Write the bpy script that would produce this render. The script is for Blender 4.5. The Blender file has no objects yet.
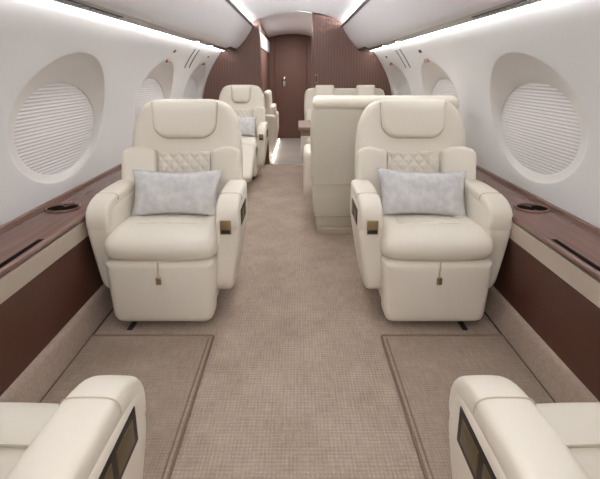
import bpy, bmesh, math, random
from mathutils import Vector, Matrix
random.seed(4)
S = bpy.context.scene
COL = S.collection
PI = math.pi

# ------------------------------------------------------------------ camera
EYE = 1.18
PITCH = math.radians(13)
F_PX = 410.0
cam = bpy.data.cameras.new('camera')
cam.sensor_width = 36.0
cam.lens = 36.0 * F_PX / 600.0
cam.shift_x = (300 - 297.5) / 600.0
cam.shift_y = -(239.5 - (72 + F_PX * math.tan(PITCH))) / 600.0
cam.clip_start = 0.02
co = bpy.data.objects.new('camera', cam)
COL.objects.link(co)
co.location = (0, 0, EYE)
co.rotation_euler = (PI / 2 - PITCH, 0, 0)
S.camera = co

# ------------------------------------------------------------------ world, exposure
w = bpy.data.worlds.new('world'); S.world = w; w.use_nodes = True
w.node_tree.nodes['Background'].inputs[0].default_value = (0.9, 0.95, 1, 1)
w.node_tree.nodes['Background'].inputs[1].default_value = 0.6
S.view_settings.view_transform = 'Standard'
S.view_settings.look = 'None'
S.view_settings.gamma = 1
S.view_settings.use_curve_mapping = False
S.view_settings.exposure = 0.50
LED_WALL = 13.5
LED_COVE = 42.0
FILL_LAMP = 11.0

def area(name, loc, rot, sx, sy, power, col=(1, 0.985, 0.965)):
    l = bpy.data.lights.new(name, 'AREA'); l.shape = 'RECTANGLE'
    l.size = sx; l.size_y = sy; l.energy = power; l.color = col
    o = bpy.data.objects.new(name, l); COL.objects.link(o)
    o.location = loc; o.rotation_euler = rot
    return o
# added fill lamps without fixtures, along the ceiling over and behind the camera
for i, y in enumerate((-2.2, -1.0)):
    area('fill_lamp', (0, y, 1.86), (0, 0, 0), 0.5, 0.9, FILL_LAMP)
area('fill_lamp', (0, 3.3, 1.865), (0, 0, 0), 0.35, 2.2, FILL_LAMP * 0.75)
area('galley_fill_lamp', (-0.1, 6.3, 1.80), (0, 0, 0), 0.3, 0.9, 14)  # added unseen lamp, brightens the passage beyond the bulkheads

# ------------------------------------------------------------------ materials
def mat(name, col, rough=0.5, metal=0.0, coat=0.0, bump=None, var=None, emit=None, spec=0.5):
    m = bpy.data.materials.new(name); m.use_nodes = True
    nt = m.node_tree; b = nt.nodes['Principled BSDF']
    b.inputs['Base Color'].default_value = (*col, 1)
    b.inputs['Roughness'].default_value = rough
    b.inputs['Metallic'].default_value = metal
    b.inputs['Coat Weight'].default_value = coat
    b.inputs['Specular IOR Level'].default_value = spec
    tc = nt.nodes.new('ShaderNodeTexCoord')
    if var:                                # (scale xyz, second colour, amount)
        mp = nt.nodes.new('ShaderNodeMapping'); mp.inputs['Scale'].default_value = var[0]
        nt.links.new(tc.outputs['Object'], mp.inputs['Vector'])
        n = nt.nodes.new('ShaderNodeTexNoise'); n.inputs['Scale'].default_value = 1; n.inputs['Detail'].default_value = 5
        nt.links.new(mp.outputs[0], n.inputs['Vector'])
        cr = nt.nodes.new('ShaderNodeValToRGB')
        cr.color_ramp.elements[0].position = 0.5 - var[2]; cr.color_ramp.elements[1].position = 0.5 + var[2]
        cr.color_ramp.elements[0].color = (*col, 1); cr.color_ramp.elements[1].color = (*var[1], 1)
        nt.links.new(n.outputs['Fac'], cr.inputs[0]); nt.links.new(cr.outputs[0], b.inputs['Base Color'])
    if bump:                               # (scale, strength, distance)
        n2 = nt.nodes.new('ShaderNodeTexNoise'); n2.inputs['Scale'].default_value = bump[0]; n2.inputs['Detail'].default_value = 4
        nt.links.new(tc.outputs['Object'], n2.inputs['Vector'])
        bp = nt.nodes.new('ShaderNodeBump'); bp.inputs['Strength'].default_value = bump[1]; bp.inputs['Distance'].default_value = bump[2]
        nt.links.new(n2.outputs['Fac'], bp.inputs['Height']); nt.links.new(bp.outputs[0], b.inputs['Normal'])
    if emit:
        b.inputs['Emission Color'].default_value = (*emit[0], 1); b.inputs['Emission Strength'].default_value = emit[1]
    return m

def srgb(r, g, b):
    return tuple(((c / 255) / 12.92 if c / 255 < 0.04045 else ((c / 255 + 0.055) / 1.055) ** 2.4) for c in (r, g, b))

CREAM = mat('cream_leather', srgb(239, 231, 217), 0.42, bump=(9, 0.2, 0.004), spec=0.4)
CREAM2 = mat('cream_leather_welt', srgb(200, 188, 168), 0.5)
BACKL = mat('double_seat_leather', srgb(224, 218, 203), 0.5, bump=(7, 0.3, 0.004), spec=0.3)
WALLM = mat('wall_panel', srgb(232, 230, 228), 0.55, spec=0.3)
RECESS = mat('window_reveal', srgb(230, 226, 221), 0.45, spec=0.3)
CEILM = mat('ceiling_panel', srgb(238, 238, 240), 0.6, spec=0.2)
BINM = mat('bin_panel', srgb(238, 238, 242), 0.35, spec=0.4)
BINLOW = mat('service_strip_grey', srgb(190, 186, 182), 0.4)
SHADE = mat('pleated_shade', srgb(226, 222, 220), 0.7, spec=0.1)
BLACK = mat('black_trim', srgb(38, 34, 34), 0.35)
MATTE = mat('matte_black', srgb(22, 17, 16), 0.9, spec=0.05)
DARK = mat('dark_pocket', srgb(40, 30, 28), 0.5)
BRASS = mat('brass', srgb(158, 138, 104), 0.35, metal=0.8)
OLIVE = mat('aged_brass_switches', srgb(112, 100, 70), 0.4, metal=0.6)
CHROME = mat('satin_chrome', srgb(200, 198, 195), 0.25, metal=0.9)
WOOD = mat('dark_veneer_panel', srgb(78, 44, 34), 0.4, coat=0.15, var=((60, 3, 3), srgb(92, 55, 43), 0.3))
LEDGE = mat('glossy_veneer_ledge', srgb(104, 72, 62), 0.26, coat=0.35, var=((50, 2.5, 4), srgb(124, 92, 82), 0.3))
PILLOW = mat('silver_silk', srgb(224, 222, 220), 0.34, bump=(34, 0.3, 0.004), var=((26, 26, 26), srgb(206, 206, 208), 0.12), spec=0.55)
BASEC = mat('baseboard_carpet', srgb(192, 174, 160), 0.9, bump=(220, 0.5, 0.003), var=((90, 90, 90), srgb(168, 149, 135), 0.3), spec=0.1)
BAND = mat('taupe_leather_band', srgb(198, 184, 168), 0.55)
HEM = mat('mat_binding', srgb(142, 122, 108), 0.9, spec=0.1)
STRAP = mat('leather_pull_strap', srgb(206, 192, 168), 0.5)
LEDM = mat('led_strip', (1, 1, 1), 0.5, emit=((0.95, 0.975, 1.0), LED_WALL))
COVEM = mat('cove_led', (1, 1, 1), 0.5, emit=((0.95, 0.975, 1.0), LED_COVE))
SPOTM = mat('spot_lens', (1, 1, 1), 0.5, emit=((1, 0.97, 0.92), 9.0))
GFILL = mat('galley_fill', (1, 1, 1), 0.5, emit=((1, 0.98, 0.96), 12.0))
TAUPE = mat('taupe_table', srgb(140, 118, 106), 0.6, spec=0.2)
FLED = mat('floor_led', (1, 1, 1), 0.5, emit=((1, 0.93, 0.82), 4.0))

def carpet(name, a, b, s):
    m = bpy.data.materials.new(name); m.use_nodes = True
    nt = m.node_tree; p = nt.nodes['Principled BSDF']
    p.inputs['Roughness'].default_value = 0.95; p.inputs['Specular IOR Level'].default_value = 0.1
    tc = nt.nodes.new('ShaderNodeTexCoord')
    fs = []
    for d in ('X', 'Y'):
        wv = nt.nodes.new('ShaderNodeTexWave'); wv.wave_type = 'BANDS'; wv.bands_direction = d
        wv.inputs['Scale'].default_value = s; wv.inputs['Distortion'].default_value = 2.6; wv.inputs['Detail'].default_value = 3
        wv.inputs['Detail Scale'].default_value = 3
        nt.links.new(tc.outputs['Object'], wv.inputs['Vector']); fs.append(wv)
    mx = nt.nodes.new('ShaderNodeMath'); mx.operation = 'MULTIPLY'
    nt.links.new(fs[0].outputs['Fac'], mx.inputs[0]); nt.links.new(fs[1].outputs['Fac'], mx.inputs[1])
    acc = nt.nodes.new('ShaderNodeMath'); acc.operation = 'MULTIPLY'; acc.inputs[1].default_value = 0.22
    nt.links.new(mx.outputs[0], acc.inputs[0])
    for sc_, wt in (((190, 14, 1), 0.42), ((14, 190, 1), 0.42), ((5, 5, 5), 0.30)):
        mp = nt.nodes.new('ShaderNodeMapping'); mp.inputs['Scale'].default_value = sc_
        nt.links.new(tc.outputs['Object'], mp.inputs[0])
        n = nt.nodes.new('ShaderNodeTexNoise'); n.inputs['Scale'].default_value = 1; n.inputs['Detail'].default_value = 3
        nt.links.new(mp.outputs[0], n.inputs['Vector'])
        ad = nt.nodes.new('ShaderNodeMath'); ad.operation = 'MULTIPLY_ADD'; ad.inputs[1].default_value = wt
        nt.links.new(n.outputs['Fac'], ad.inputs[0]); nt.links.new(acc.outputs[0], ad.inputs[2]); acc = ad
    cr = nt.nodes.new('ShaderNodeValToRGB')
    cr.color_ramp.elements[0].position = 0.4; cr.color_ramp.elements[1].position = 0.88
    cr.color_ramp.elements[0].color = (*a, 1); cr.color_ramp.elements[1].color = (*b, 1)
    nt.links.new(ad.outputs[0], cr.inputs[0]); nt.links.new(cr.outputs[0], p.inputs['Base Color'])
    bp = nt.nodes.new('ShaderNodeBump'); bp.inputs['Strength'].default_value = 0.5; bp.inputs['Distance'].default_value = 0.003
    nt.links.new(mx.outputs[0], bp.inputs['Height']); nt.links.new(bp.outputs[0], p.inputs['Normal'])
    return m
CARPET = carpet('aisle_carpet', srgb(152, 134, 119), srgb(202, 184, 169), 24)
MATC = carpet('footwell_carpet', srgb(150, 132, 117), srgb(194, 176, 161), 30)
VINYL = mat('galley_floor', srgb(176, 168, 160), 0.35, var=((3, 3, 3), srgb(160, 152, 145), 0.3))

def reeded(name, a, b, s):
    m = bpy.data.materials.new(name); m.use_nodes = True
    nt = m.node_tree; p = nt.nodes['Principled BSDF']
    p.inputs['Roughness'].default_value = 0.4; p.inputs['Coat Weight'].default_value = 0.12
    tc = nt.nodes.new('ShaderNodeTexCoord')
    wv = nt.nodes.new('ShaderNodeTexWave'); wv.bands_direction = 'X'; wv.inputs['Scale'].default_value = s
    wv.inputs['Distortion'].default_value = 1.5; wv.inputs['Detail'].default_value = 3; wv.inputs['Detail Scale'].default_value = 0.6
    mp = nt.nodes.new('ShaderNodeMapping'); mp.inputs['Scale'].default_value = (1, 1, 0.06)
    nt.links.new(tc.outputs['Object'], mp.inputs[0]); nt.links.new(mp.outputs[0], wv.inputs['Vector'])
    cr = nt.nodes.new('ShaderNodeValToRGB')
    cr.color_ramp.elements[0].color = (*a, 1); cr.color_ramp.elements[1].color = (*b, 1)
    nt.links.new(wv.outputs['Fac'], cr.inputs[0]); nt.links.new(cr.outputs[0], p.inputs['Base Color'])
    bp = nt.nodes.new('ShaderNodeBump'); bp.inputs['Strength'].default_value = 0.15; bp.inputs['Distance'].default_value = 0.002
    nt.links.new(wv.outputs['Fac'], bp.inputs['Height']); nt.links.new(bp.outputs[0], p.inputs['Normal'])
    return m
BULK = reeded('bulkhead_veneer', srgb(100, 70, 60), srgb(116, 84, 73), 9)
BULK2 = reeded('galley_veneer', srgb(94, 65, 55), srgb(110, 78, 67), 14)
BULK2.node_tree.nodes['Principled BSDF'].inputs['Coat Weight'].default_value = 0
BULK2.node_tree.nodes['Principled BSDF'].inputs['Roughness'].default_value = 0.65
#'galley_veneer', srgb(94, 65, 55), srgb(110, 78, 67), 14)

# ------------------------------------------------------------------ mesh helpers
def obj(name, bm, m, parent=None, smooth=True, auto=None):
    bmesh.ops.remove_doubles(bm, verts=bm.verts, dist=1e-6)
    bmesh.ops.recalc_face_normals(bm, faces=bm.faces)
    me = bpy.data.meshes.new(name); bm.to_mesh(me); bm.free()
    if smooth:
        for p in me.polygons: p.use_smooth = True
        me.set_sharp_from_angle(angle=math.radians(auto or 40))
    me.materials.append(m)
    o = bpy.data.objects.new(name, me); COL.objects.link(o)
    if parent: o.parent = parent
    return o

def tag(o, label=None, cat=None, group=None, kind=None):
    if label: o['label'] = label
    if cat: o['category'] = cat
    if group: o['group'] = group
    if kind: o['kind'] = kind
    return o

def struct(name, bm, m, parent=None, **k):
    o = obj(name, bm, m, parent, **k)
    if not parent: o['kind'] = 'structure'
    return o

def thing(name, label, cat, loc=(0, 0, 0), rz=0, group=None):
    o = bpy.data.objects.new(name, None); COL.objects.link(o)
    o.location = loc; o.rotation_euler = (0, 0, rz); o.empty_display_size = 0.1
    return tag(o, label, cat, group)

def bx(x0, x1, y0, y1, z0, z1, r=0.0, seg=3, bm=None, mx=None):
    b = bmesh.new()
    bmesh.ops.create_cube(b, size=1)
    for v in b.verts:
        v.co = Vector(((x0 + x1) / 2 + v.co.x * (x1 - x0), (y0 + y1) / 2 + v.co.y * (y1 - y0), (z0 + z1) / 2 + v.co.z * (z1 - z0)))
    if r > 0:
        bmesh.ops.bevel(b, geom=list(b.edges), offset=r, segments=seg, affect='EDGES', profile=0.5)
    if mx: b.transform(mx)
    if bm is None: return b
    me = bpy.data.meshes.new('tmp'); b.to_mesh(me); b.free(); bm.from_mesh(me); bpy.data.meshes.remove(me)
    return bm

def round_poly(pts, n=6):
    """pts: (u, v, r) corners, counter-clockwise -> filleted outline"""
    out = []
    N = len(pts)
    for i in range(N):
        p = Vector(pts[i][:2]); a = Vector(pts[i - 1][:2]); b = Vector(pts[(i + 1) % N][:2]); r = pts[i][2]
        if r <= 0: out.append(p); continue
        da = (a - p); db = (b - p)
        r2 = min(r, da.length * 0.48, db.length * 0.48)
        s = p + da.normalized() * r2; e = p + db.normalized() * r2
        for k in range(n + 1):
            t = k / n
            out.append((1 - t) ** 2 * s + 2 * t * (1 - t) * p + t * t * e)
    # resample evenly
    L = []; tot = 0
    for i in range(len(out)):
        d = (out[(i + 1) % len(out)] - out[i]).length; L.append(d); tot += d
    M = 84; res = []; i = 0; acc = 0
    for k in range(M):
        t = tot * k / M
        while acc + L[i] < t - 1e-12: acc += L[i]; i += 1
        f = (t - acc) / L[i] if L[i] > 0 else 0
        res.append(out[i].lerp(out[(i + 1) % len(out)], f))
    return res

def puff(outline, T, r, crown=0.0, crown_back=0.0, fn=None, ctr=None, bm=None, rings=7):
    """soft slab: outline in (u, v), half thickness T along w, rounded rim of radius r, domed faces"""
    b = bm or bmesh.new()
    N = len(outline)
    us = [p.x for p in outline]; vs_ = [p.y for p in outline]
    cu, cv = (max(us) + min(us)) / 2, (max(vs_) + min(vs_)) / 2; hu, hv = (max(us) - min(us)) / 2, (max(vs_) - min(vs_)) / 2
    dome = lambda p: max(0, 1 - ((p.x - cu) / hu) ** 2) ** 0.8 * max(0, 1 - ((p.y - cv) / hv) ** 2) ** 0.8
    c = Vector(ctr) if ctr else sum(outline, Vector((0, 0))) / N
    nrm = []
    for i in range(N):
        d = (outline[(i + 1) % N] - outline[i - 1]); nn = Vector((d.y, -d.x))
        nrm.append(nn.normalized() if nn.length > 0 else Vector((1, 0)))
    def face(sg, cr):
        L = []
        for k in range(6):
            a = k / 5 * PI / 2
            uv = [outline[i] - nrm[i] * r * (1 - math.cos(a)) for i in range(N)]
            L.append((uv, [sg * ((T - r) + r * math.sin(a) + cr * dome(p) * k / 5) for p in uv]))
        base = L[-1][0]
        for k in range(1, rings):
            q = 1 - k / rings
            uv = [c + (p - c) * q for p in base]
            L.append((uv, [sg * (T + cr * dome(p)) for p in uv]))
        return L, sg * (T + cr * dome(c))
    Lf, cf = face(1, crown); Lb, cb = face(-1, crown_back)
    seq = list(reversed(Lb)) + Lf
    rows = []
    for uv, ws in seq:
        rows.append([b.verts.new(fn(uv[i].x, uv[i].y, ws[i])) for i in range(N)])
    for j in range(len(rows) - 1):
        for i in range(N):
            b.faces.new((rows[j][i], rows[j][(i + 1) % N], rows[j + 1][(i + 1) % N], rows[j + 1][i]))
    v0 = b.verts.new(fn(c.x, c.y, cb)); v1 = b.verts.new(fn(c.x, c.y, cf))
    for i in range(N):
        b.faces.new((v0, rows[0][(i + 1) % N], rows[0][i])); b.faces.new((v1, rows[-1][i], rows[-1][(i + 1) % N]))
    return b

def tube(pts, r, n=6, bm=None, closed=False):
    b = bm or bmesh.new(); rows = []
    M = len(pts)
    for i, p in enumerate(pts):
        p = Vector(p)
        a = Vector(pts[i - 1]) if (i > 0 or closed) else p
        c = Vector(pts[(i + 1) % M]) if (i < M - 1 or closed) else p
        d = (c - a).normalized()
        up = Vector((0, 0, 1)) if abs(d.z) < 0.9 else Vector((1, 0, 0))
        s = d.cross(up).normalized(); t = s.cross(d)
        rows.append([b.verts.new(p + s * r * math.cos(2 * PI * k / n) + t * r * math.sin(2 * PI * k / n)) for k in range(n)])
    for j in range(M if closed else M - 1):
        for k in range(n):
            b.faces.new((rows[j][k], rows[j][(k + 1) % n], rows[(j + 1) % M][(k + 1) % n], rows[(j + 1) % M][k]))
    if not closed:
        b.faces.new(rows[0]); b.faces.new(rows[-1])
    return b

def extrude_y(poly, y0, y1, sx=1, bm=None, thick=None):
    """closed polygon in (x, z) swept from y0 to y1"""
    b = bm or bmesh.new()
    A = [b.verts.new((sx * x, y0, z)) for x, z in poly]; B = [b.verts.new((sx * x, y1, z)) for x, z in poly]
    n = len(poly)
    for i in range(n): b.faces.new((A[i], A[(i + 1) % n], B[(i + 1) % n], B[i]))
    b.faces.new(A); b.faces.new(list(reversed(B)))
    return b

def strip_y(line, y0, y1, sx=1, t=0.02, out=1):
    """open profile in (x, z) given a thickness away from the cabin"""
    n = len(line); off = []
    for i in range(n):
        a = Vector(line[max(i - 1, 0)]); c = Vector(line[min(i + 1, n - 1)]); d = (c - a).normalized()
        off.append((line[i][0] + d.y * t * out, line[i][1] - d.x * t * out))
    return extrude_y(list(line) + off[::-1], y0, y1, sx)

# ------------------------------------------------------------------ cabin shell
Y_END = 5.25
Y_BACK = -3.2
WP = [(1.225, 0.50), (1.222, 0.60), (1.215, 0.72), (1.20, 0.85), (1.172, 0.98), (1.125, 1.12), (1.06, 1.25), (0.995, 1.35), (0.915, 1.455)]
def wall_x(h):
    if h <= WP[0][1]: return WP[0][0]
    for (x0, h0), (x1, h1) in zip(WP, WP[1:]):
        if h <= h1:
            i = WP.index((x0, h0))
            t = (h - h0) / (h1 - h0)
            xm = WP[i - 1] if i > 0 else (2 * x0 - x1, 2 * h0 - h1)
            xp = WP[i + 2] if i + 2 < len(WP) else (2 * x1 - x0, 2 * h1 - h0)
            m0 = (x1 - xm[0]) / (h1 - xm[1]) * (h1 - h0); m1 = (xp[0] - x0) / (xp[1] - h0) * (h1 - h0)
            return (2 * t**3 - 3 * t**2 + 1) * x0 + (t**3 - 2 * t**2 + t) * m0 + (-2 * t**3 + 3 * t**2) * x1 + (t**3 - t**2) * m1
    return WP[-1][0]
OE = (0.425, 0.323, 0.95)        # reveal outer oval: half length, half height, centre height
IE = (0.365, 0.235, 0.894)       # shade oval
def shade_x(h): return 1.262 - (h - 0.66) * 0.075
WIN = [2.085, 3.44, 4.73]

def wall_side(sx, name):
    b = bmesh.new()
    H0, H1 = 0.50, 1.455
    cells = [(1.41, 2.76, WIN[0]), (2.76, 4.10, WIN[1]), (4.10, Y_END, WIN[2])]
    N = 96
    for y0, y1, yc in cells:
        rows = []
        K = 9
        ring = []
        for i in range(N):
            a = 2 * PI * i / N
            e = Vector((yc + OE[0] * math.cos(a), OE[2] + OE[1] * math.sin(a)))
            d = Vector((math.cos(a) * 1.0, math.sin(a) * 0.8))
            ts = []
            if d.x > 1e-9: ts.append((y1 - e.x) / d.x)
            if d.x < -1e-9: ts.append((y0 - e.x) / d.x)
            if d.y > 1e-9: ts.append((H1 - e.y) / d.y)
            if d.y < -1e-9: ts.append((H0 - e.y) / d.y)
            ring.append((e, e + d * min(ts)))
        # snap nearest ring ends to rectangle corners
        for cx, cz in ((y0, H0), (y1, H0), (y0, H1), (y1, H1)):
            j = min(range(N), key=lambda k: (ring[k][1] - Vector((cx, cz))).length)
            ring[j] = (ring[j][0], Vector((cx, cz)))
        for k in range(K + 1):
            t = (k / K) ** 1.3
            row = []
            for e, o in ring:
                p = e.lerp(o, t)
                rr = 0.003 * max(0, 1 - k / 1.5) if k < 2 else 0
                row.append(b.verts.new((sx * (wall_x(p.y) + rr), p.x, p.y)))
            rows.append(row)
        for k in range(K):
            for i in range(N):
                b.faces.new((rows[k][i], rows[k][(i + 1) % N], rows[k + 1][(i + 1) % N], rows[k + 1][i]))
    # plain wall behind
    hs = [H0 + (H1 - H0) * k / 16 for k in range(17)]
    A = [b.verts.new((sx * wall_x(h), Y_BACK, h)) for h in hs]; B = [b.verts.new((sx * wall_x(h), 1.41, h)) for h in hs]
    for k in range(16): b.faces.new((A[k], B[k], B[k + 1], A[k + 1]))
    w_ = struct(name, b, WALLM)
    so = w_.modifiers.new('thick', 'SOLIDIFY'); so.thickness = 0.012; so.offset = -1
    # outward direction depends on the recalculated normals: keep a real outer skin instead
    w_.modifiers.remove(so)
    return w_
wl = wall_side(-1, 'wall_left'); wr = wall_side(1, 'wall_right')

# window units: reveal + pleated shade
wi = 0
for sx in (-1, 1):
    for yc in WIN:
        wi += 1
        b = bmesh.new(); N = 96; rows = []
        for k in range(9):
            t = k / 8
            row = []
            for i in range(N):
                a = 2 * PI * i / N
                po = Vector((yc + OE[0] * math.cos(a), OE[2] + OE[1] * math.sin(a)))
                pi_ = Vector((yc + 0.055 + IE[0] * math.cos(a), IE[2] + IE[1] * math.sin(a)))
                xo = wall_x(po.y) + 0.003; xi = shade_x(pi_.y) - 0.006
                xi = max(xi, xo + 0.004)
                ease = t ** 0.75
                p = po.lerp(pi_, t); row.append(b.verts.new((sx * (xo + (xi - xo) * ease), p.x, p.y)))
            rows.append(row)
        # short lip returning behind the shade edge
        rows.append([b.verts.new((v.co.x + sx * 0.02, v.co.y, v.co.z)) for v in rows[-1]])
        for k in range(len(rows) - 1):
            for i in range(N):
                b.faces.new((rows[k][i], rows[k][(i + 1) % N], rows[k + 1][(i + 1) % N], rows[k + 1][i]))
        win = struct('window_%d' % wi, b, RECESS)
        # pleated shade: zigzag strips clipped to the oval
        b = bmesh.new(); P = 0.0165
        h = IE[2] - IE[1]
        n = int(2 * IE[1] / P); prev = None
        for k in range(2 * n + 1):
            hh = IE[2] - IE[1] + IE[1] * 2 * k / (2 * n)
            q = 1 - ((hh - IE[2]) / IE[1]) ** 2
            half = IE[0] * math.sqrt(max(q, 0)) * 1.005 + 0.0005
            xx = shade_x(hh) + (0.003 if k % 2 else 0.0)
            row = [b.verts.new((sx * xx, yc + 0.055 + half * s, hh)) for s in (-1, -0.5, 0, 0.5, 1)]
            if prev:
                for j in range(4): b.faces.new((prev[j], prev[j + 1], row[j + 1], row[j]))
            prev = row
        obj('window_shade', b, SHADE, win, smooth=False)
        if yc > 3:
            q = obj('shade_latch', bx(*(sorted((sx * (wall_x(1.275) + 0.012), sx * (wall_x(1.275) - 0.006)))), yc - 0.05, yc + 0.05, 1.255, 1.285, 0.003), HEM, win)
            
# outer skin so the cabin reads solid from outside
for sx, nm in ((-1, 'trim_1'), (1, 'trim_2')):
    struct(nm, strip_y([(1.30, 0.45), (1.30, 0.9), (1.24, 1.2), (1.0, 1.52)], Y_BACK, Y_END, sx, 0.02), WALLM)

# floor
struct('floor', bx(-1.3, 1.3, Y_BACK, Y_END, -0.03, 0), CARPET, smooth=False)
struct('floor_galley', bx(-1.3, 1.3, Y_END, 7.5, -0.03, 0.0), VINYL, smooth=False)
struct('trim_3', bx(-0.46, 0.9, Y_END - 0.03, Y_END - 0.0, 0, 0.006, 0.002), CHROME)

# ceiling
cp = [(-0.70, 1.735), (-0.70, 1.762), (-0.60, 1.768)]
for k in range(17):
    x = -0.53 + 1.06 * k / 16; cp.append((x, 1.90 - x * x / 2.35))
cp += [(0.60, 1.768), (0.70, 1.762), (0.70, 1.735)]
struct('ceiling', strip_y(cp, Y_BACK, Y_END + 0.02, 1, 0.02, -1), CEILM, auto=60)

# aft end of the cabin, behind the camera
struct('wall_back', bx(-1.3, 1.3, Y_BACK - 0.05, Y_BACK, 0, 1.95), WALLM, smooth=False)

# side ledge, band, lower panel, baseboard
led_n = 4
for sx, side, yend in ((-1, 'left', Y_END), (1, 'right', 2.75)):
    sd = 'left' if sx < 0 else 'right'
    lt = thing('side_ledge', 'glossy brown wood ledge with oval cup holder under the %s side windows' % sd, 'ledge', (0, 0, 0))
    prof = [(1.219, 0.545), (1.219, 0.515), (0.984, 0.515), (0.975, 0.521), (0.972, 0.530), (0.976, 0.540), (0.984, 0.545)]
    obj('ledge_top', extrude_y(prof, Y_BACK, yend, sx), LEDGE, lt, auto=50)
    obj('back_lip', extrude_y([(1.218, 0.545), (1.218, 0.565), (1.203, 0.562), (1.196, 0.545)], Y_BACK, yend, sx), LEDGE, lt)
    obj('table_slot', bx(*sorted((sx * 0.987, sx * 1.007)), -1.0, 1.49, 0.5445, 0.5468), MATTE, lt)
    # cup holder: oval rim with two dark wells
    b = bmesh.new()
    ring = [(sx * (1.118 + 0.074 * math.cos(2 * PI * k / 40)), 1.86 + 0.060 * math.sin(2 * PI * k / 40), 0.549) for k in range(40)]
    tube(ring, 0.007, 8, b, True)
    ch = obj('cup_holder', b, LEDGE, lt)
    b = bmesh.new()
    for q in (-1, 1):
        vs = [b.verts.new((sx * (1.118 + q * 0.034 + 0.035 * math.cos(2 * PI * k / 28)), 1.855 + 0.044 * math.sin(2 * PI * k / 28), 0.5490 + 0.0004 * q)) for k in range(28)]
        b.faces.new(vs)
    obj('cup_well', b, MATTE, ch, smooth=False)
    struct('trim_%d' % led_n, extrude_y([(0.978, 0.514), (1.0, 0.514), (1.0, 0.432), (0.982, 0.432)], Y_BACK, yend, sx), BAND, smooth=False); led_n += 1
    struct('trim_%d' % led_n, extrude_y([(0.985, 0.434), (1.01, 0.434), (1.01, 0.10), (0.990, 0.10)], Y_BACK, yend, sx), WOOD, smooth=False); led_n += 1
    struct('baseboard_' + sd, extrude_y([(0.945, 0.0), (1.2, 0.0), (1.2, 0.12), (0.995, 0.128), (0.982, 0.126), (0.972, 0.117), (0.966, 0.10)], Y_BACK, yend, sx), BASEC, auto=50)
    struct('trim_%d' % (led_n + 20), bx(*sorted((sx * 0.938, sx * 0.9445)), Y_BACK, yend, 0.0, 0.003), BLACK, smooth=False)  # black strip standing in for the shadow line where baseboard meets floor
# plain lower wall on the right, outboard of the double seats
struct('wall_right_lower', extrude_y([(1.23, 0), (1.26, 0), (1.26, 0.58), (1.225, 0.58)], 2.75, Y_END, 1), WALLM, smooth=False)

# ------------------------------------------------------------------ overhead bins
BIN = [(0.54, 1.727), (0.575, 1.66), (0.635, 1.575), (0.70, 1.50), (0.742, 1.460), (0.765, 1.447), (0.80, 1.441)]
bin_prof = BIN + [(0.83, 1.447), (0.83, 1.72), (0.72, 1.735), (0.56, 1.735)]
STRIPP = [(0.803, 1.4405), (0.835, 1.434), (0.893, 1.432), (0.900, 1.445), (0.89, 1.50), (0.833, 1.50), (0.833, 1.446)]
for sx in (-1, 1):
    sd = 'left' if sx < 0 else 'right'
    bt = thing('overhead_bin', 'pale grey curved overhead bin with black edge trim along the %s wall' % sd, 'overhead bin')
    obj('bin_body', extrude_y(bin_prof, Y_BACK, Y_END - 0.012, sx), BINM, bt, auto=35)
    obj('edge_trim', extrude_y([(0.531, 1.730), (0.541, 1.708), (0.549, 1.712), (0.556, 1.740), (0.536, 1.740)], Y_BACK, Y_END - 0.012, sx), BLACK, bt, smooth=False)
    obj('end_trim', extrude_y([(0.74, 1.447), (0.765, 1.441), (0.80, 1.437), (0.80, 1.446), (0.77, 1.454), (0.75, 1.462)], Y_END - 0.5, Y_END - 0.013, sx), BLACK, bt, smooth=False)
    st = thing('service_strip', 'grey passenger service strip with reading lights under the %s bin' % sd, 'service panel')
    obj('strip_body', extrude_y(STRIPP, Y_BACK, Y_END - 0.012, sx), BINLOW, st, auto=40)
    obj('vent_slot', bx(*sorted((sx * 0.828, sx * 0.862)), 0.6, 2.06, 1.4305, 1.436), BLACK, st, smooth=False)
    for k in range(6):
        obj('air_outlet', bx(*sorted((sx * 0.834, sx * 0.856)), 1.72 + k * 0.05, 1.745 + k * 0.05, 1.427, 1.4315, 0.002, 2), BINLOW, st)
    for y in (3.58, 4.15):
        for nm, m_, r_, z_ in (('spot_bezel', BLACK, 0.030, 1.4325), ('spot_lens', SPOTM, 0.020, 1.4300)):
            b = bmesh.new()
            bmesh.ops.create_cone(b, cap_ends=True, segments=20, radius1=r_, radius2=r_, depth=0.008,
                                  matrix=Matrix.Translation((sx * 0.842, y, z_)))
            if nm == 'spot_bezel': bez = obj(nm, b, m_, st)
            else: obj(nm, b, m_, bez)
    b = bmesh.new(); bx(*sorted((sx * 0.815, sx * 0.87)), 4.0, 4.95, 1.431, 1.4365, 0, 1, b)
    obj('black_channel', b, BLACK, st, smooth=False)
    # led wall wash
    ls = obj('wall_led_strip', bx(*sorted((sx * 0.902, sx * 0.911)), Y_BACK, Y_END - 0.015, 1.4325, 1.4405), LEDM, smooth=False)
    tag(ls, 'glowing white led strip running between the %s bin and wall' % sd, 'light strip')
    lc = obj('ceiling_cove_led', bx(*sorted((sx * 0.60, sx * 0.66)), Y_BACK, Y_END - 0.02, 1.737, 1.743), COVEM, smooth=False)
    tag(lc, 'ceiling cove light behind the top edge of the %s bin' % sd, 'light strip')

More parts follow.
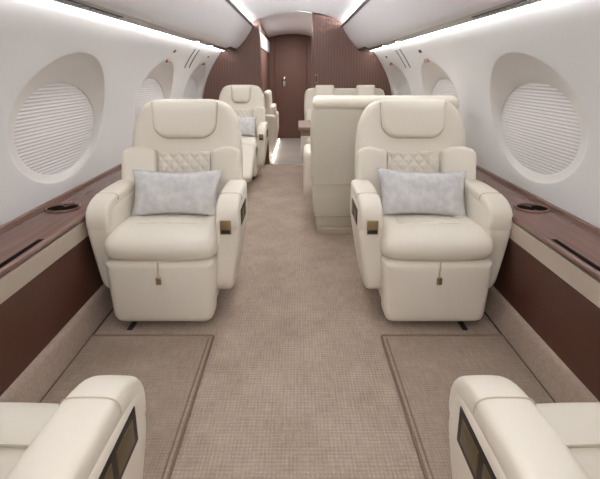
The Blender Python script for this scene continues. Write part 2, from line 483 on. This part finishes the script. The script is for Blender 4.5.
# ------------------------------------------------------------------ bulkheads and galley passage
def bulk_poly(sx, xin):
    p = [(xin - (0.10 if sx < 0 else 0), 0.0), (1.22, 0.0)]
    p += [(1.222, 0.5)] + [(wall_x(h) + 0.01, h) for h in (0.6, 0.8, 1.0, 1.15, 1.3, 1.4)]
    p += [(0.93, 1.47), (0.83, 1.60), (0.73, 1.765), (0.60, 1.769)]
    x = 0.53
    while x > xin + 0.02: p.append((x, 1.90 - x * x / 2.35)); x -= 0.05
    p.append((xin, 1.90 - xin * xin / 2.35))
    if sx < 0: p += [(xin, 1.3), (xin - 0.012, 1.0), (xin - 0.035, 0.75), (xin - 0.062, 0.45), (xin - 0.085, 0.2)]
    return p
struct('wall_forward_left', extrude_y(bulk_poly(-1, 0.462), Y_END, Y_END + 0.10, -1), BULK, smooth=False)
struct('wall_forward_right', extrude_y(bulk_poly(1, 0.18), Y_END, Y_END + 0.10, 1), BULK, smooth=False)
struct('wall_galley_end', bx(-1.3, 1.3, 7.45, 7.5, 0, 1.95), BULK2, smooth=False)
struct('wall_galley_left', bx(-0.55, -0.50, Y_END + 0.10, 7.45, 0, 1.95), BULK2, smooth=False)
struct('wall_galley_right', bx(0.32, 0.37, Y_END + 0.10, 7.45, 0, 1.95), BULK2, smooth=False)
def galley_z(x, y): return 1.90 - (y - Y_END) / 2.2 * 0.075 - (x + 0.09) ** 2 * 0.36
b = bmesh.new(); rows = []
for j in range(5):
    y = Y_END + (7.47 - Y_END) * j / 4
    rows.append([b.verts.new((-0.52 + 0.86 * k / 14, y, galley_z(-0.52 + 0.86 * k / 14, y))) for k in range(15)])
for j in range(4):
    for k in range(14): b.faces.new((rows[j][k], rows[j][k + 1], rows[j + 1][k + 1], rows[j + 1][k]))
up = bmesh.ops.extrude_face_region(b, geom=list(b.faces))
for v in up['geom']:
    if isinstance(v, bmesh.types.BMVert): v.co.z += 0.05
struct('ceiling_galley', b, CEILM)
# pale fascia high on the left passage wall
for xx in (0.300,):
    o = obj('galley_fill_strip', bx(xx - 0.004, xx + 0.012, 5.38, 7.40, 1.80, 1.806), GFILL, smooth=False)  # added glowing strip that whitens the passage ceiling
    tag(o, 'added ceiling edge fill light on the %s of the passage beyond the bulkheads' % ('left' if xx < 0 else 'right'), 'light strip')
struct('trim_20', bx(-0.499, -0.484, 5.36, 7.44, 1.50, 1.69, 0.004), BINM)
# door in the end wall
d = struct('door_1', bx(-0.40, 0.16, 7.43, 7.4495, 0.0, 1.78, 0.004), BULK2)
b = bmesh.new()
bx(-0.262, -0.205, 7.405, 7.42, 0.93, 1.10, 0.006, 3, b)
obj('latch_plate', b, CHROME, d)
b = bmesh.new()
bmesh.ops.create_uvsphere(b, u_segments=16, v_segments=10, radius=0.035, matrix=Matrix.Translation((-0.235, 7.385, 1.06)))
obj('door_knob', b, CHROME, d)
# latch on right bulkhead
lk = thing('bulkhead_latch', 'small dark latch with metal rim on the right brown bulkhead', 'latch', (0.235, Y_END, 1.10))
obj('latch_rim', bx(-0.018, 0.018, -0.006, 0.0, -0.055, 0.055, 0.005), BRASS, lk)
obj('latch_slot', bx(-0.010, 0.010, -0.009, -0.004, -0.045, 0.035, 0.003), BLACK, lk)
# floor light along the jump seat
fl = obj('floor_led_strip', bx(-0.335, -0.322, 5.38, 7.2, 0.0, 0.035), FLED, smooth=False)
tag(fl, 'glowing floor light strip at the foot of the passage seat', 'light strip')

# wall details: small sensors, slit pairs
for sx in (-1, 1):
    sd = 'left' if sx < 0 else 'right'
    for y, wn in ((WIN[1] + 0.02, 'middle'), (WIN[2] + 0.02, 'farthest')):
        hx = wall_x(1.345)
        o = obj('wall_button', bx(-0.008, 0.004, -0.024, 0.024, -0.013, 0.013, 0.003), BLACK)
        o.location = (sx * hx, y, 1.345); o.rotation_euler = (0, sx * math.radians(-38), 0)
        tag(o, 'tiny dark wall button above the %s window on the %s' % (wn, sd), 'button')
    for y, wn in ((4.02, 'nearer'), (4.18, 'farther')):
        b = bmesh.new(); pr = []
        for k in range(9):
            h = 1.22 + 0.17 * k / 8; pr.append((wall_x(h) - 0.003, h))
        b = strip_y(pr, y - 0.012, y + 0.012, sx, 0.006, 1)
        o = obj('wall_slit', b, BINLOW if False else BLACK)
        tag(o, '%s of two slim dark slits on the %s wall between the far windows' % (wn, sd), 'vent slit')

# ceiling grilles
for sx in (-1, 1):
    sd = 'left' if sx < 0 else 'right'
    g = thing('ceiling_grille', 'round perforated ceiling grille beside the %s overhead bin' % sd, 'grille')
    x0, y0 = sx * 0.40, 3.75
    zc = lambda x: 1.90 - x * x / 2.35
    b = bmesh.new()
    ring = []
    for k in range(36):
        a = 2 * PI * k / 36; x = x0 + 0.085 * math.cos(a); y = y0 + 0.2 * math.sin(a); ring.append((x, y, zc(x) - 0.002))
    tube(ring, 0.004, 6, b, True); obj('grille_rim', b, BINM, g)
    for i in range(-2, 3):
        for j in range(-3, 4):
            if i * i + j * j > 9: continue
            x = x0 + i * 0.022; y = y0 + j * 0.05
            b = bmesh.new()
            bmesh.ops.create_cone(b, cap_ends=True, segments=8, radius1=0.007, radius2=0.007, depth=0.004, matrix=Matrix.Translation((x, y, zc(x) - 0.002)))
            obj('vent_hole', b, BINLOW, g)

# ------------------------------------------------------------------ footwell mats and seat tracks
for sx in (-1, 1):
    sd = 'left' if sx < 0 else 'right'
    t = thing('footwell_mat', 'woven taupe floor mat filling the %s footwell in front of the chairs' % sd, 'floor mat')
    x0, x1 = sorted((sx * 0.385, sx * 0.938))
    obj('mat_body', bx(x0, x1, 0.15, 1.655, 0.0, 0.007, 0.003), MATC, t)
    b = bmesh.new()
    tube([(sx * 0.936, 1.652, 0.006), (sx * 0.388, 1.652, 0.006), (sx * 0.383, 1.645, 0.006), (sx * 0.383, 0.16, 0.006)], 0.0055, 8, b)
    tube([(sx * 0.402, 1.63, 0.007), (sx * 0.402, 0.16, 0.007)], 0.003, 6, b)
    obj('binding', b, HEM, t)
    o = obj('seat_track', bx(*sorted((sx * 0.775, sx * 0.80)), 1.70, 2.5, 0.0, 0.004), BLACK, smooth=False)
    o.data.transform(Matrix.Translation((0, -0.0, 0)))
    tag(o, 'short dark seat track slot in the carpet under the %s chair' % sd, 'seat track')

# ------------------------------------------------------------------ club chair
REC = math.radians(12)
def back_map(yb, zb, rec=REC):
    c, s = math.cos(rec), math.sin(rec)
    return lambda u, v, w_: Vector((u, yb - s * v + c * w_, zb + c * v + s * w_))

def quilt(u0, u1, v0, v1, fn, w0, amp, cell, nx=48, nz=48):
    b = bmesh.new(); rows = []
    for j in range(nz + 1):
        row = []
        for i in range(nx + 1):
            u = u0 + (u1 - u0) * i / nx; v = v0 + (v1 - v0) * j / nz
            a = (u / cell + v / (cell * 1.15)) * PI / 1.0; c_ = (u / cell - v / (cell * 1.15)) * PI / 1.0
            q = min(abs(math.sin(a)), abs(math.sin(c_)))
            hgt = amp * (q ** 0.55)
            ed = min(i, nx - i, j, nz - j) / 3.0
            hgt = w0 + hgt * min(1, ed) + 0.006 * math.sin(PI * i / nx)
            if ed == 0: hgt = w0 - 0.02
            row.append(b.verts.new(fn(u, v, hgt)))
        rows.append(row)
    for j in range(nz):
        for i in range(nx): b.faces.new((rows[j][i], rows[j][i + 1], rows[j + 1][i + 1], rows[j + 1][i]))
    return b

def make_chair(label, loc, rz, aisle, pad_w=0.182, extended=False, group='cream leather club chairs', tab=True):
    """faces local +Y; cushion front at y = 0; aisle = local side (+1 / -1) that carries the controls"""
    t = thing('club_chair', label, 'chair', loc, rz, group)
    # base pedestal
    b = bmesh.new()
    bx(-0.19, 0.19, -0.58, -0.12, 0.0, 0.06, 0.01, 3, b); bx(-0.14, 0.14, -0.52, -0.16, 0.05, 0.2, 0.01, 3, b)
    obj('pedestal', b, DARK, t)
    # leg rest
    if extended:
        o1 = round_poly([(-0.235, 0.0, .05), (0.235, 0.0, .05), (0.245, 0.50, .03), (-0.245, 0.50, .03)])
        a = math.radians(52)
        fn = lambda u, v, w_: Vector((u, 0.40 - v * math.sin(a) * 0.96 + w_ * math.cos(a), 0.13 + v * math.cos(a) * 0.9 + w_ * math.sin(a)))
        obj('leg_rest', puff(o1, 0.045, 0.035, 0.008, 0, fn), CREAM, t)
        obj('lower_shell', bx(-0.235, 0.235, -0.5, -0.06, 0.05, 0.36, 0.03, 4), CREAM, t)
    else:
        o1 = round_poly([(-0.232, 0.035, .05), (0.232, 0.035, .05), (0.252, 0.345, .02), (-0.252, 0.345, .02)])
        fn = lambda u, v, w_: Vector((u, -0.07 + w_ - 0.02 * (1 - (v - 0.03) / 0.31) * 0 , v))
        obj('leg_rest', puff(o1, 0.055, 0.028, 0.010, 0, fn), CREAM, t)
        obj('lower_shell', bx(-0.225, 0.225, -0.55, -0.12, 0.06, 0.35, 0.03, 4), CREAM, t)
    # seat cushion: lofted along y with a bulging nose
    b = bmesh.new(); rows = []
    prof = []   # side profile (y, z) of the cushion, closed
    P0 = [(-0.52, 0.34), (-0.06, 0.335), (-0.018, 0.345), (0.0, 0.375), (0.004, 0.41), (-0.010, 0.438), (-0.045, 0.456), (-0.10, 0.464), (-0.20, 0.460), (-0.32, 0.450), (-0.52, 0.430)]
    NX = 28
    for i in range(NX + 1):
        s = -1 + 2 * i / NX
        sgn = 1 if s > 0 else -1
        e = 1 - abs(s) ** 7
        x = 0.262 * s if abs(s) < 1 else 0.262 * s
        k = 0.55 + 0.45 * e ** 0.5 if abs(s) < 1 else 0.55
        cz = 0.405
        row = []
        for (y, z) in P0:
            yy = y if y < -0.4 else y - 0.035 * (1 - e ** 0.5) - 0.016 * abs(s) ** 2
            bul = 0.012 * (1 - s * s) if z > 0.44 else 0
            # soft side rolls with a shallow dish between them
            if z > 0.43: bul += 0.010 * math.exp(-((abs(s) - 0.80) / 0.13) ** 2) * (1 if y < -0.09 else 0.2) - (0.004 if abs(s) < 0.6 and y < -0.15 else 0)
            row.append(b.verts.new((x * (0.985 if z < 0.36 else 1), yy, cz + (z - cz) * k + bul)))
        rows.append(row)
    M = len(P0)
    for i in range(NX):
        for j in range(M): b.faces.new((rows[i][j], rows[i][(j + 1) % M], rows[i + 1][(j + 1) % M], rows[i + 1][j]))
    b.faces.new(rows[0]); b.faces.new(rows[-1])
    bmesh.ops.subdivide_edges(b, edges=[e for e in b.edges if not e.is_boundary and e.calc_length() > 0.08], cuts=1)
    cu = obj('seat_cushion', b, CREAM, t, auto=70)
    sb = cu.modifiers.new('soft', 'SUBSURF'); sb.levels = 1; sb.render_levels = 1
    if not tab: obj('cushion_seam', tube([(-0.215, -0.172, 0.474), (-0.15, -0.160, 0.474), (0.0, -0.157, 0.477), (0.15, -0.160, 0.474), (0.215, -0.172, 0.474)], 0.003, 6), CREAM2, t)
    # quilted middle of the seat
    fs = lambda u, v, w_: Vector((u, v, w_ + (v + 0.17) * 0.11))
    obj('quilted_seat', quilt(-0.165, 0.165, -0.47, -0.17, fs, 0.468, 0.007, 0.062, 36, 36), CREAM, t)
    # arms
    def arm(sg):
        X0 = 0.303 if sg == aisle else 0.290
        out = round_poly([(-0.53, 0.13, .10), (-0.19, 0.12, .08), (-0.085, 0.17, .06), (-0.076, 0.50, .05), (-0.105, 0.575, .10), (-0.50, 0.592, .05)])
        def fn(u, v, w_):
            k = max(0, (0.46 - v) / 0.33); x = X0 - 0.040 * k ** 1.2
            tp = 1 - 0.22 * min(1, k)
            wo = w_ * tp
            if u < -0.35: x -= 0.02 * ((-0.35 - u) / 0.18) ** 2
            return Vector((sg * (x + wo), u, v))
        sp = obj('side_panel', puff(out, 0.055, 0.024, 0.001, 0.001, fn), CREAM, t)
        # top pad sweeping forward and rolling over the front
        path = [(-0.50, 0.600), (-0.40, 0.603), (-0.30, 0.603), (-0.22, 0.600), (-0.17, 0.595), (-0.13, 0.584), (-0.10, 0.565), (-0.083, 0.540), (-0.076, 0.505), (-0.076, 0.46)]
        b = bmesh.new(); rows = []
        for i, (y, z) in enumerate(path):
            a = Vector(path[max(0, i - 1)]); c = Vector(path[min(len(path) - 1, i + 1)]); d = (c - a).normalized()
            n = Vector((-d.y, d.x))                # outward (up / front)
            hw = 0.0545
            th = (0.032, 0.032, 0.032, 0.032, 0.032, 0.031, 0.029, 0.025, 0.019, 0.010)[i]
            row = []
            for k in range(20):
                a2 = 2 * PI * k / 20; cx, sz = math.cos(a2), math.sin(a2)
                px = hw * math.copysign(abs(cx) ** 0.45, cx); pz = th * math.copysign(abs(sz) ** 0.62, sz)
                if i in (0,): px *= 0.9; pz *= 0.8
                row.append(b.verts.new((sg * (X0 - 0.001 + px), y - n.x * 0.012 + n.x * pz, z - n.y * 0.012 + n.y * pz)))
            rows.append(row)
        for i in range(len(rows) - 1):
            for k in range(20): b.faces.new((rows[i][k], rows[i][(k + 1) % 20], rows[i + 1][(k + 1) % 20], rows[i + 1][k]))
        b.faces.new(rows[0]); b.faces.new(rows[-1])
        ap = obj('armrest_pad', b, CREAM, t, auto=60)
        ap.modifiers.new('soft', 'SUBSURF').render_levels = 1
        # seam across the pad
        pts = []
        for k in range(21):
            a2 = PI * (k / 20); cx, sz = math.cos(a2), math.sin(a2)
            pts.append((sg * (X0 - 0.001 + 0.0565 * math.copysign(abs(cx) ** 0.45, cx)), -0.195 + 0.0 * k, 0.5965 - 0.012 + 0.0325 * abs(sz) ** 0.62))
        obj('pad_seam', tube(pts, 0.0016, 6), CREAM2, ap)
        return sp
    for sg in (-1, 1):
        sp = arm(sg)
        if sg == aisle:
            # brass ashtray style plate on the arm front
            pl = obj('control_plate', bx(*sorted((sg * 0.275, sg * 0.325)), -0.062, -0.054, 0.462, 0.528, 0.003), BRASS, t)
            tag(pl, 'brass plate with a black slot')
            obj('plate_slot', bx(*sorted((sg * 0.279, sg * 0.321)), -0.056, -0.0515, 0.467, 0.484, 0.001), BLACK, pl)
            pk = obj('side_pocket', bx(*sorted((sg * 0.346, sg * 0.3605)), -0.33, -0.14, 0.470, 0.552, 0.005), DARK, t)
            tag(pk, 'dark recessed control pocket')
            for yk in (-0.285, -0.195):
                obj('switch_plate', bx(*sorted((sg * 0.356, sg * 0.3620)), yk - 0.036, yk + 0.036, 0.486, 0.538, 0.002), OLIVE, pk)
    # back
    fb = back_map(-0.475, 0.38)
    bo = round_poly([(-0.22, 0.0, .05), (0.22, 0.0, .05), (0.312, 0.12, .08), (0.310, 0.42, .1), (0.292, 0.56, .09), (0.235, 0.655, .10), (0.15, 0.676, .05), (-0.15, 0.676, .05), (-0.235, 0.655, .10), (-0.292, 0.56, .09), (-0.310, 0.42, .1), (-0.312, 0.12, .08)])
    fbb = lambda u, v, w_: fb(u, v, w_ - 0.06)
    obj('backrest', puff(bo, 0.06, 0.045, 0.004, 0.02, fbb), CREAM, t)
    for sg in (-1, 1):
        pts = [(sg * 0.142, 0.03, .02), (sg * 0.26, 0.02, .05), (sg * 0.320, 0.10, .06), (sg * 0.323, 0.385, .035), (sg * 0.245, 0.412, .05), (sg * 0.150, 0.385, .02)]
        if sg < 0: pts = pts[::-1]
        fw = lambda u, v, w_: fb(u, v, w_ + 0.012 + 0.05 * max(0, (abs(u) - 0.17) / 0.15) ** 1.5)
        obj('side_bolster', puff(round_poly(pts), 0.026, 0.020, 0.016, 0, fw), CREAM, t)
    obj('quilted_back', quilt(-0.146, 0.146, 0.03, 0.381, fb, 0.012, 0.009, 0.058, 60, 70), CREAM, t)
    p = pad_w
    ho = round_poly([(-p * 0.66, 0.455, .05), (p * 0.66, 0.455, .05), (p * 0.94, 0.50, .05), (p, 0.665, .02), (-p, 0.665, .02), (-p * 0.94, 0.50, .05)])
    fh = lambda u, v, w_: fb(u, v, w_ + 0.010 - 0.02 * max(0, (v - 0.60) / 0.07) ** 2)
    obj('headrest', puff(ho, 0.024, 0.018, 0.010, 0, fh), CREAM, t)
    # welt under the headrest
    hw = [fb(q.x * 1.0, q.y - 0.0015, 0.004) for q in ho if q.y < 0.655]
    k0 = max(range(len(hw)), key=lambda i: (hw[i] - hw[i - 1]).length)
    hw = hw[k0:] + hw[:k0]
    obj('headrest_welt', tube(hw, 0.004, 6), CREAM2, t)
    if tab and not extended:
        st = obj('pull_strap', tube([(0.0, -0.001, 0.352), (0.0, 0.002, 0.325), (0.003, 0.0015, 0.30), (0.001, 0.002, 0.275)], 0.0035, 6), STRAP, t)
        obj('brass_tab', bx(-0.010, 0.012, -0.002, 0.007, 0.245, 0.278, 0.002), BRASS, st)
    return t

GC = None
make_chair('cream leather club chair facing the camera on the left, silver pillow on it, nearest row', (-0.625, 1.685, 0), PI, -1)
make_chair('cream leather club chair facing the camera on the right, silver pillow on it', (0.640, 1.685, 0), PI, 1)
fl_ = make_chair('cream club chair cropped in the bottom left corner, seen from behind', (-0.655, 0.804, 0.007), 0, 1, tab=False)
fr_ = make_chair('cream club chair cropped in the bottom right corner, seen from behind', (0.655, 0.804, 0.007), 0, -1, tab=False)
far = make_chair('cream club chair far back on the left before the brown bulkhead, leg rest out', (-0.665, 4.32, 0), PI, -1, pad_w=0.125, extended=True)
far.scale = (0.91, 1, 1)
fl_.scale = (0.955, 1, 1); fr_.scale = (0.955, 1, 1)

# ------------------------------------------------------------------ pillows
def pillow(label, loc, rot, W=0.47, H=0.25, T=0.055):
    b = bmesh.new(); NX, NZ = 40, 26; grids = []
    rnd = random.Random(loc[0] * 100)
    ph = [rnd.uniform(0, 6) for _ in range(6)]
    for sg in (-1, 1):
        g = []
        for j in range(NZ + 1):
            row = []
            for i in range(NX + 1):
                s = -1 + 2 * i / NX; q = -1 + 2 * j / NZ
                pinch_x = 1 - 0.085 * (1 - q * q) ; pinch_z = 1 - 0.15 * (1 - s * s) 
                x = W / 2 * s * pinch_x; z = H / 2 * q * pinch_z
                f = ((1 - abs(s) ** 2.6) * (1 - abs(q) ** 2.6)); f = max(f, 0) ** 0.55
                wr_ = 0.003 * math.sin(5 * s + 3 * q + ph[0]) + 0.001 * math.sin(12 * q - 6 * s + ph[1])
                y = sg * (T * f + wr_ * f) 
                if f == 0: y = 0
                row.append(b.verts.new((x, y, z)))
            g.append(row)
        for j in range(NZ):
            for i in range(NX): b.faces.new((g[j][i], g[j][i + 1], g[j + 1][i + 1], g[j + 1][i]))
    o = obj('throw_pillow', b, PILLOW, auto=80)
    o.location = loc; o.rotation_euler = rot
    return tag(o, label, 'pillow', 'silver throw pillows')
pillow('silver silk pillow leaning in the near left club chair', (-0.628, 2.04, 0.568), (math.radians(-20), 0, 0))
pillow('silver silk pillow leaning in the near right club chair', (0.648, 2.04, 0.568), (math.radians(-20), math.radians(2), 0))
pillow('pale pillow in the far left chair before the brown bulkhead', (-0.665, 4.66, 0.575), (math.radians(-20), 0, 0), 0.40, 0.24)

# ------------------------------------------------------------------ double seats on the right
def double_seat(label, loc, rz, W, rec=math.radians(6), roll=True):
    """faces local +Y, x from -W/2 to W/2, backrest outer skin at y = 0"""
    t = thing('double_seat', label, 'double seat', loc, rz)
    h = W / 2
    fb = back_map(0.06, 0.14, rec)
    bo = round_poly([(-h + 0.03, 0.0, .03), (h - 0.03, 0.0, .03), (h, 0.62, .05), (h - 0.01, 0.85, .08), (-h + 0.01, 0.85, .08), (-h, 0.62, .05)])
    fb2 = lambda u, v, w_: fb(u, v, w_)
    obj('back_shell', puff(bo, 0.055, 0.03, 0.004, 0.006, fb2), BACKL, t)
    if roll:
        b = bmesh.new()
        obj('top_roll', puff(round_poly([(-h + 0.012, 0.795, .03), (h - 0.012, 0.795, .03), (h - 0.012, 0.885, .045), (-h + 0.012, 0.885, .045)]), 0.066, 0.04, 0.004, 0.004, fb2), CREAM, t)
        obj('seam', tube([fb(-h + 0.02, 0.262, -0.063), fb(h - 0.02, 0.262, -0.063)], 0.003, 6), CREAM2, t)
        obj('lower_welt', tube([fb(-h + 0.03, 0.01, -0.055), fb(h - 0.03, 0.01, -0.055)], 0.006, 6), CREAM2, t)
    # front face cushions, headrests
    for s in (-1, 1):
        c = s * h / 2; q = h / 2 - 0.02
        fc = lambda u, v, w_, c=c: fb(u + c, v, w_ + 0.075)
        obj('back_cushion', puff(round_poly([(-q, 0.30, .04), (q, 0.30, .04), (q, 0.60, .04), (-q, 0.60, .04)]), 0.035, 0.03, 0.012, 0, fc), CREAM, t)
        q2 = 0.115
        fd = lambda u, v, w_, c=c: fb(u + c, v, w_ + 0.075)
        obj('headrest', puff(round_poly([(-q2 * .9, 0.66, .04), (q2 * .9, 0.66, .04), (q2, 0.885 if not roll else 0.86, .03), (-q2, 0.885 if not roll else 0.86, .03)]), 0.035, 0.03, 0.008, 0, fd), CREAM, t)
        o1 = round_poly([(-q, 0.10, .04), (q, 0.10, .04), (q, 0.62, .05), (-q, 0.62, .05)])
        obj('seat_cushion', puff(o1, 0.07, 0.05, 0.012, 0, lambda u, v, w_, c=c: Vector((u + c, v + 0.04, 0.40 + w_))), CREAM, t)
    obj('seat_base', bx(-h + 0.05, h - 0.05, 0.06, 0.60, 0.03, 0.34, 0.02), BACKL, t)
    obj('plinth', bx(-h + 0.06, h - 0.22, 0.01, 0.45, 0.0, 0.05, 0.006), BAND, t)
    for s in (-1, 1):
        out = round_poly([(0.13, 0.30, .06), (0.30, 0.17, .12), (0.56, 0.20, .08), (0.58, 0.56, .07), (0.50, 0.60, .05), (0.13, 0.60, .04)])
        x0 = s * (h - 0.005)
        obj('armrest', puff(out, 0.042, 0.03, 0.004, 0.004, lambda u, v, w_, x0=x0: Vector((x0 + w_, u, v))), CREAM, t)
    return t
double_seat('wide cream double seat seen from its back, with a rolled top edge', (0.598, 2.86, 0), 0, 1.02)
double_seat('wide cream double seat facing the camera against the right bulkhead', (0.575, 5.08, 0), PI, 0.99, roll=False)

# conference table between the double seats
tb = thing('conference_table', 'matte taupe table between the two cream double seats on the right', 'table', (0, 0, 0))
obj('table_top', bx(0.015, 1.20, 3.75, 4.30, 0.655, 0.685, 0.006), TAUPE, tb)
obj('edge_trim', bx(0.008, 0.016, 3.76, 4.29, 0.657, 0.683, 0.002), TAUPE, tb)
obj('apron', bx(0.03, 1.19, 3.78, 4.27, 0.60, 0.655, 0.004), TAUPE, tb)
obj('table_leg', bx(0.62, 0.72, 3.95, 4.10, 0.0, 0.59, 0.01), LEDGE, tb)

# ------------------------------------------------------------------ passage jump seat
js = thing('jump_seat', 'cream side facing seat in the passage past the left bulkhead', 'seat', (-0.48, 6.0, 0))
obj('seat_back', puff(round_poly([(-0.30, 0.45, .03), (0.30, 0.45, .03), (0.30, 0.92, .06), (-0.30, 0.92, .06)]), 0.04, 0.03, 0.01, 0, lambda u, v, w_: Vector((0.07 + w_ - 0.05 * (v - 0.45), u, v))), CREAM, js)
obj('seat_base', bx(0.0, 0.135, -0.28, 0.28, 0.0, 0.40, 0.02), CREAM, js)
for s in (-1, 1):
    obj('armrest', puff(round_poly([(0.0, 0.03, .03), (0.14, 0.03, .05), (0.195, 0.35, .05), (0.19, 0.60, .05), (0.0, 0.61, .02)]), 0.05, 0.03, 0.004, 0.004, lambda u, v, w_, s=s: Vector((u, s * 0.33 + w_, v))), CREAM, js)
obj('lumbar_pad', puff(round_poly([(-0.25, 0.46, .03), (0.25, 0.46, .03), (0.25, 0.72, .03), (-0.25, 0.72, .03)]), 0.03, 0.02, 0.01, 0, lambda u, v, w_: Vector((0.13 + w_, u, v))), CREAM, js)
